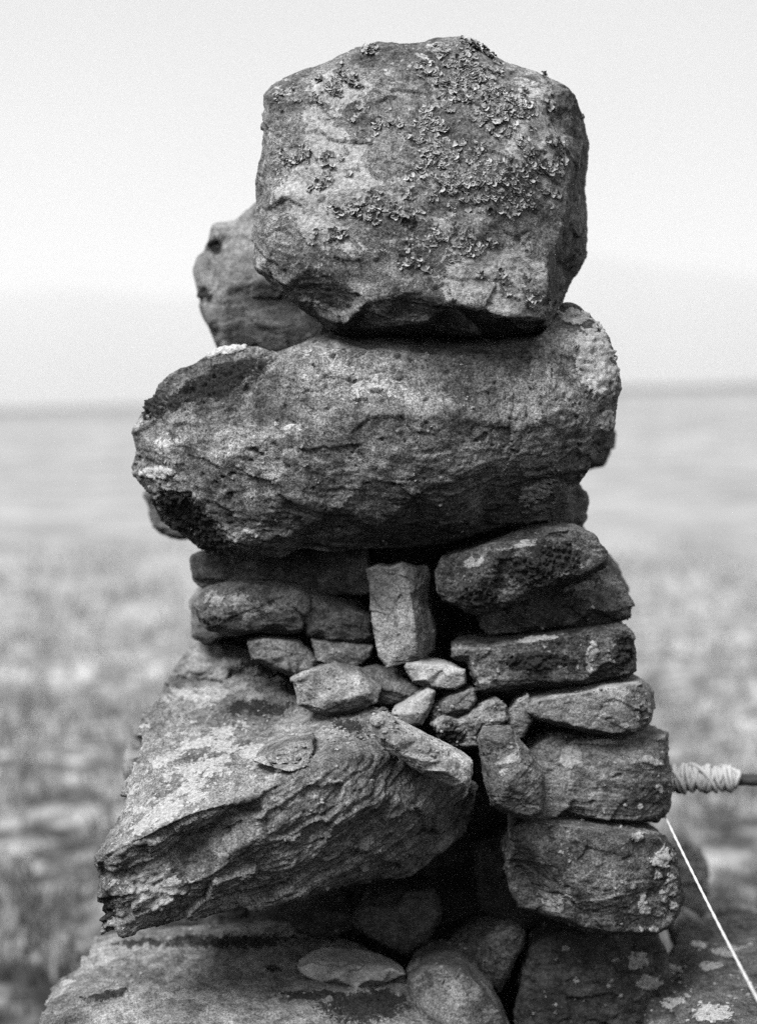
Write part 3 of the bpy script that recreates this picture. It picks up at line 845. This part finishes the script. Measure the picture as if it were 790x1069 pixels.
def twine_mat(name, base):
    k = N(name)
    tc = k.new('TexCoord').outputs['Object']
    g = k.noise(tc, 900, 3, .6)
    return k.finish(k.ramp(g, .3, .7, base * .65, base * 1.15), .85, k.math('MULTIPLY', g, .0006), .2)


M_WOOD, M_TWINE, M_LINE = wood_mat(), twine_mat('pale_twine', .8), twine_mat('pale_cord', .72)


def strand(path, r, twist, amp, seg=6):
    """a laid cord: strands twisting round the path"""
    VV, FF = [], []
    for s in range(2):
        pts = []
        n = len(path)
        for i, p in enumerate(path):
            t = (path[min(i + 1, n - 1)] - path[max(i - 1, 0)]).normalized()
            a = t.cross(Vector((.1, .2, 1))).normalized()
            b = a.cross(t)
            w = i * twist + s * math.pi
            pts.append(p + (a * math.cos(w) + b * math.sin(w)) * amp)
        v, f = tube(pts, [r] * n, seg)
        k0 = len(VV)
        VV += v
        FF += [tuple(k0 + q for q in g) for g in f]
    return VV, FF


YS = 2.02
pa, pb = at(640, 812.5, YS), at(1060, 818, YS + .02)
n_ = 40
stick_path = [pa.lerp(pb, i / n_) + Vector((0, random.uniform(-1, 1), random.uniform(-1, 1))) * .0006 for i in range(n_ + 1)]
v, f = tube(stick_path, [0.0088 + random.uniform(-.0003, .0003) for _ in stick_path], 14)
stick = bpy.data.objects.new('wrapped_stick', None)
COL.objects.link(stick)
stick.location = pa
tag(stick, 'dark wooden stick with pale twine wound thickly round it, jutting out beside the square end-block', 'stick')
mesh_obj('shaft', [q - pa for q in v], f, M_WOOD, stick)
# twine: three overlapping layers of windings
w0, w1 = at(672, 812.5, YS), at(769, 812.8, YS)
ax = (w1 - w0).normalized()
e1 = Vector((0, 1, 0))
e2 = ax.cross(e1).normalized()
TV, TF = [], []
for lay, (turns, r0, ph) in enumerate(((22, .0120, 0), (20, .0145, 2.0), (17, .0165, 4.1), (4, .0182, .6), (3, .0186, 2.9))):
    pts, rad = [], []
    steps = turns * 22
    for i in range(steps + 1):
        u = i / steps
        uu = u if lay % 2 == 0 else 1 - u
        edge = 1 - 0.12 * sstep(.86, 1.0, np.float32(uu)) * 1.5
        w = ph + u * turns * 2 * math.pi
        lean = math.sin(w * 1.0 + lay) * (.0020 + .0022 * min(lay, 2)) + .004 * math.sin(w * .23 + lay * 2)
        rr = (r0 + .0012 * math.sin(w * .31 + lay) + .0008 * math.sin(w * .77)) * float(edge)
        pts.append(w0.lerp(w1, max(0, min(1, uu + lean * 8))) + (e1 * math.cos(w) + e2 * math.sin(w)) * rr)
        rad.append(.0030 + .0004 * math.sin(w * .21))
    v, f = tube(pts, rad, 7)
    k0 = len(TV)
    TV += v
    TF += [tuple(k0 + q for q in g) for g in f]
v, f = tube([w0.lerp(w1, .99 * i / 12) for i in range(13)], [.0150] * 13, 16)
k0 = len(TV)
TV += v
TF += [tuple(k0 + q for q in g) for g in f]
mesh_obj('twine', [q - pa for q in TV], TF, M_TWINE, stick)

# the line, from the stick behind the block out towards the viewer and down on to the ledge
l0, l1 = at(672, 806, 2.02), at(790, 1034, 1.48)
lend = l0 + (l1 - l0) * 1.48
n_ = 240
lp = [l0.lerp(lend, i / n_) + Vector((0, 0, -.010 * math.sin(math.pi * i / n_))) for i in range(n_ + 1)]
v, f = strand(lp, .0014, .5, .0004)
line = mesh_obj('cord', [q - lend for q in v], f, M_LINE)
line.location = lend
tag(line, 'thin white cord stretched diagonally from behind the square end-block down to the lower right', 'cord')


# ------------------------------------------------------------------ the moor
def terrain_z(x, y):
    r = np.sqrt(x * x + y * y)
    P2 = np.stack([x, y, np.zeros_like(x)], 1)
    z = x * math.tan(math.radians(1.93)) * sstep(6, 60, r)
    z += 0.10 * fbm(P2 * .35, 3) * sstep(2.2, 6, r) + .6 * fbm(P2 * .03 + 5, 2) * sstep(25, 90, r) * .35
    z += 0.40 * np.exp(-((x - .05) ** 2 + (y - 1.85) ** 2) / (2 * .42 ** 2))
    z += 1.2 * sstep(12, 125, r)
    z -= 45 * sstep(130, 700, r)
    ang = np.arctan2(x, np.maximum(y, 1e-3))
    ridge = 205 + 75 * gnoise(np.stack([ang * 5, ang * 0, ang * 0 + 3.3], 1)) + 12 * gnoise(np.stack([ang * 22, ang * 0, ang * 0 + 1.3], 1))
    z += (ridge + 45) * sstep(1300, 2600, r) * (y > 0)
    return z


rad = np.concatenate([np.linspace(0, 8, 110), np.geomspace(8.1, 3100, 150)])
na = 256
th = np.linspace(0, 2 * math.pi, na, endpoint=False)
R_, T_ = np.meshgrid(rad[1:], th, indexing='ij')
X, Y_ = (R_ * np.sin(T_)).ravel(), (R_ * np.cos(T_)).ravel()
X, Y_ = np.concatenate([[0], X]), np.concatenate([[0], Y_])
Z = terrain_z(X, Y_)
Fs = [(0, 1 + (j + 1) % na, 1 + j) for j in range(na)]
for i in range(len(rad) - 2):
    a0, b0 = 1 + i * na, 1 + (i + 1) * na
    Fs += [(a0 + j, a0 + (j + 1) % na, b0 + (j + 1) % na, b0 + j) for j in range(na)]


def ground_mat():
    k = N('moor_ground')
    tc = k.new('TexCoord').outputs['Object']
    ln = k.new('VectorMath', operation='LENGTH')
    k.link(tc, ln.inputs[0])
    r = ln.outputs['Value']
    n1 = k.noise(tc, 5.0, 6, .62)
    n2 = k.noise(tc, 1.1, 5, .6)
    n3 = k.noise(tc, .16, 5, .6)
    c = k.ramp(n1, .40, .60, .10, .50)
    c = k.math('MULTIPLY', c, k.ramp(n2, .33, .68, .75, 1.25))
    c = k.math('MULTIPLY', c, k.ramp(k.noise(tc, 13, 4, .6), .38, .62, .65, 1.35))
    c2 = k.ramp(n2, .34, .66, .27, .42)
    c2 = k.math('MULTIPLY', c2, k.ramp(n3, .3, .7, .88, 1.12))
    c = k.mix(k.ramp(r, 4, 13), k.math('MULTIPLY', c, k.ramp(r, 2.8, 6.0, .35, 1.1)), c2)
    c = k.mix(k.math('MULTIPLY', k.ramp(r, 60, 110), k.ramp(r, 500, 1200, 1, 0)), c, .19)          # heather on the far edge of the moor
    h = k.math('MULTIPLY', n1, .05)
    return k.finish(c, .95, h, .1)


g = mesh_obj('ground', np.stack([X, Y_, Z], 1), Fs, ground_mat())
tag(g, 'open grassy moorland behind the cairn with hills beyond', 'ground', None, 'structure')

# grass
nb = 30000
rr = 2.3 + 14 * RNG.random(nb) ** 1.9
aa = RNG.uniform(-.36, .36, nb)
gx, gy = rr * np.sin(aa), rr * np.cos(aa)
cl = fbm(np.stack([gx * 3.2, gy * 2.6, gx * 0], 1), 4)
keep = (cl + RNG.uniform(-.5, .5, nb) > -.25) & (RNG.random(nb) > sstep(7, 16, rr))
gx, gy, cl, rr = gx[keep], gy[keep], cl[keep], rr[keep]
gz = terrain_z(gx, gy)
nb = len(gx)
hh = RNG.uniform(.03, .11, nb) * (1 + 1.1 * np.clip(cl, -.6, 1))
wd = RNG.uniform(.0018, .004, nb) * (1 + rr / 6)
la, lm = RNG.uniform(0, 6.283, nb), RNG.uniform(.2, 1.0, nb) * hh
wa = RNG.uniform(0, 6.283, nb)
Bv = np.empty((nb, 5, 3), np.float32)
cw, sw = np.cos(wa) * wd, np.sin(wa) * wd
for i, (t, ww) in enumerate(((0, 1), (0, -1), (.55, -.8), (.55, .8), (1, 0))):
    Bv[:, i, 0] = gx + np.cos(la) * lm * t ** 1.8 + cw * ww
    Bv[:, i, 1] = gy + np.sin(la) * lm * t ** 1.8 + sw * ww
    Bv[:, i, 2] = gz - .005 + hh * t
Fg = []
for i in range(nb):
    k0 = i * 5
    Fg.append((k0, k0 + 1, k0 + 2, k0 + 3))
    Fg.append((k0 + 3, k0 + 2, k0 + 4))
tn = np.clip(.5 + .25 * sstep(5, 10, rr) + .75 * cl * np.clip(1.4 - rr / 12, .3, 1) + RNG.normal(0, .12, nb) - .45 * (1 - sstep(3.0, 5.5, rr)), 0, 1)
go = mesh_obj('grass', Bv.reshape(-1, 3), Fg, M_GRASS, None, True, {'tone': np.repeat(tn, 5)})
tag(go, 'short dry grass tufts on the moor', 'grass', None, 'stuff')

# pale stones lying in the grass
for (px, py, s) in [(22, 893, .06), (92, 712, .07), (152, 742, .06), (118, 830, .04), (34, 770, .05), (745, 905, .05)]:
    dx, dy, dz = ray(px, py)
    t = 2.0
    for _ in range(60):
        zz = float(terrain_z(np.array([dx * t]), np.array([dy * t]))[0])
        t += .6 * (CAMZ + dz * t - zz) / max(.05, -dz)
    c = Vector((dx * t, dy * t, CAMZ + dz * t))
    Vs, Fs2 = [], []
    sd = random.uniform(0, 99)
    nu, nvv = 18, 10
    dirs = [(math.sin(math.pi * i / nvv) * math.cos(2 * math.pi * j / nu), math.sin(math.pi * i / nvv) * math.sin(2 * math.pi * j / nu), math.cos(math.pi * i / nvv))
            for i in range(nvv + 1) for j in range(nu)]
    D = np.array(dirs)
    rr_ = s * (.8 + .28 * fbm(D * 1.3 + sd, 3) + .12 * chips(D * 2.2 + sd))
    Q = D * rr_[:, None] * np.array([1.15, .9, .55])
    Fs2 = [(i * nu + j, i * nu + (j + 1) % nu, (i + 1) * nu + (j + 1) % nu, (i + 1) * nu + j) for i in range(nvv) for j in range(nu)]
    o = mesh_obj('field_stone', Q, Fs2, M_BASE, None, True, {'pale': np.ones(len(Q)), 'moss': np.zeros(len(Q))})
    o.location = c
    o.rotation_euler = (0, 0, random.uniform(0, 6))
    tag(o, 'pale out-of-focus stone lying in the moorland grass behind the cairn', 'stone', 'pale stones scattered in the grass')

# ------------------------------------------------------------------ air
HZ = 3200
hv = [(x, y, z) for x in (-HZ, HZ) for y in (-HZ, HZ) for z in (-240, 300)]
hf = [(0, 1, 3, 2), (4, 6, 7, 5), (0, 4, 5, 1), (2, 3, 7, 6), (0, 2, 6, 4), (1, 5, 7, 3)]
hm = bpy.data.materials.new('haze_air')
hm.use_nodes = True
hm.node_tree.nodes.clear()
ho = hm.node_tree.nodes.new('ShaderNodeOutputMaterial')
pv = hm.node_tree.nodes.new('ShaderNodeVolumePrincipled')
pv.inputs['Color'].default_value = (1, 1, 1, 1)
pv.inputs['Density'].default_value = 0.00036
pv.inputs['Anisotropy'].default_value = .25
hm.node_tree.links.new(pv.outputs[0], ho.inputs['Volume'])
hz = mesh_obj('haze', hv, hf, hm, None, False)
tag(hz, 'pale mist over the moor and the far hills', 'haze', None, 'stuff')

# ------------------------------------------------------------------ light
SUN_EL, SUN_AZ = 56, -46             # degrees; azimuth from the viewing direction's reverse, negative = viewer's left
el, az = math.radians(SUN_EL), math.radians(SUN_AZ)
to_sun = Vector((math.sin(az) * math.cos(el), -math.cos(az) * math.cos(el), math.sin(el)))
sl = bpy.data.lights.new('sun', 'SUN')
sl.energy = 1.5
sl.angle = math.radians(35)
sl.color = (1, 1, 1)
so = bpy.data.objects.new('sun', sl)
so.rotation_euler = to_sun.to_track_quat('Z', 'Y').to_euler()
COL.objects.link(so)

w = bpy.data.worlds.new('World')
SC.world = w
w.use_nodes = True
nt = w.node_tree
nt.nodes.clear()
wo = nt.nodes.new('ShaderNodeOutputWorld')
bg = nt.nodes.new('ShaderNodeBackground')
sky = nt.nodes.new('ShaderNodeTexSky')
sky.sky_type = 'NISHITA'
sky.sun_disc = False
sky.sun_elevation = el
sky.sun_rotation = math.atan2(to_sun.x, to_sun.y)
sky.dust_density = 4
sky.air_density = 1.0
bw = nt.nodes.new('ShaderNodeRGBToBW')
nt.links.new(sky.outputs[0], bw.inputs[0])
tcw = nt.nodes.new('ShaderNodeTexCoord')
nz = nt.nodes.new('ShaderNodeTexNoise')
nz.inputs['Scale'].default_value = 1.7
nz.inputs['Detail'].default_value = 3
nt.links.new(tcw.outputs['Generated'], nz.inputs['Vector'])
mr = nt.nodes.new('ShaderNodeMapRange')
nt.links.new(nz.outputs[0], mr.inputs[0])
mr.inputs[1].default_value, mr.inputs[2].default_value = .3, .7
mr.inputs[3].default_value, mr.inputs[4].default_value = 4.7, 5.8     # the cloud deck
mx = nt.nodes.new('ShaderNodeMix')
mx.data_type = 'FLOAT'
mx.inputs[0].default_value = .9
nt.links.new(bw.outputs[0], mx.inputs[2])
sx = nt.nodes.new('ShaderNodeSeparateXYZ')
nt.links.new(tcw.outputs['Generated'], sx.inputs[0])
zr = nt.nodes.new('ShaderNodeMapRange')             # the deck thickens overhead
zr.interpolation_type = 'SMOOTHSTEP'
nt.links.new(sx.outputs[2], zr.inputs[0])
zr.inputs[1].default_value, zr.inputs[2].default_value = .06, .36
zr.inputs[3].default_value, zr.inputs[4].default_value = 1.0, .84
mm_ = nt.nodes.new('ShaderNodeMath')
mm_.operation = 'MULTIPLY'
nt.links.new(mr.outputs[0], mm_.inputs[0])
nt.links.new(zr.outputs[0], mm_.inputs[1])
nt.links.new(mm_.outputs[0], mx.inputs[3])
nt.links.new(mx.outputs[0], bg.inputs[0])
bg.inputs[1].default_value = .044
nt.links.new(bg.outputs[0], wo.inputs[0])

# ------------------------------------------------------------------ camera
cam = bpy.data.cameras.new('camera')
cam.sensor_fit = 'HORIZONTAL'
cam.sensor_width = 41.5
cam.lens = 41.5 * F / PW
cam.clip_start, cam.clip_end = .05, 9000
cam.dof.use_dof = True
cam.dof.focus_distance = 1.785
cam.dof.aperture_fstop = cam.lens / 1000 / .027
co = bpy.data.objects.new('camera', cam)
co.location = (0, 0, CAMZ)
co.rotation_euler = (math.pi / 2 - PITCH, 0, 0)
COL.objects.link(co)
SC.camera = co

SC.render.engine = 'CYCLES'
SC.view_settings.view_transform = 'Standard'
SC.view_settings.look = 'None'
SC.view_settings.gamma = 1
SC.view_settings.use_curve_mapping = False
SC.view_settings.exposure = 1.9
cy = SC.cycles
cy.max_bounces = 10
cy.diffuse_bounces = 0
cy.volume_bounces = 8
cy.use_denoising = False
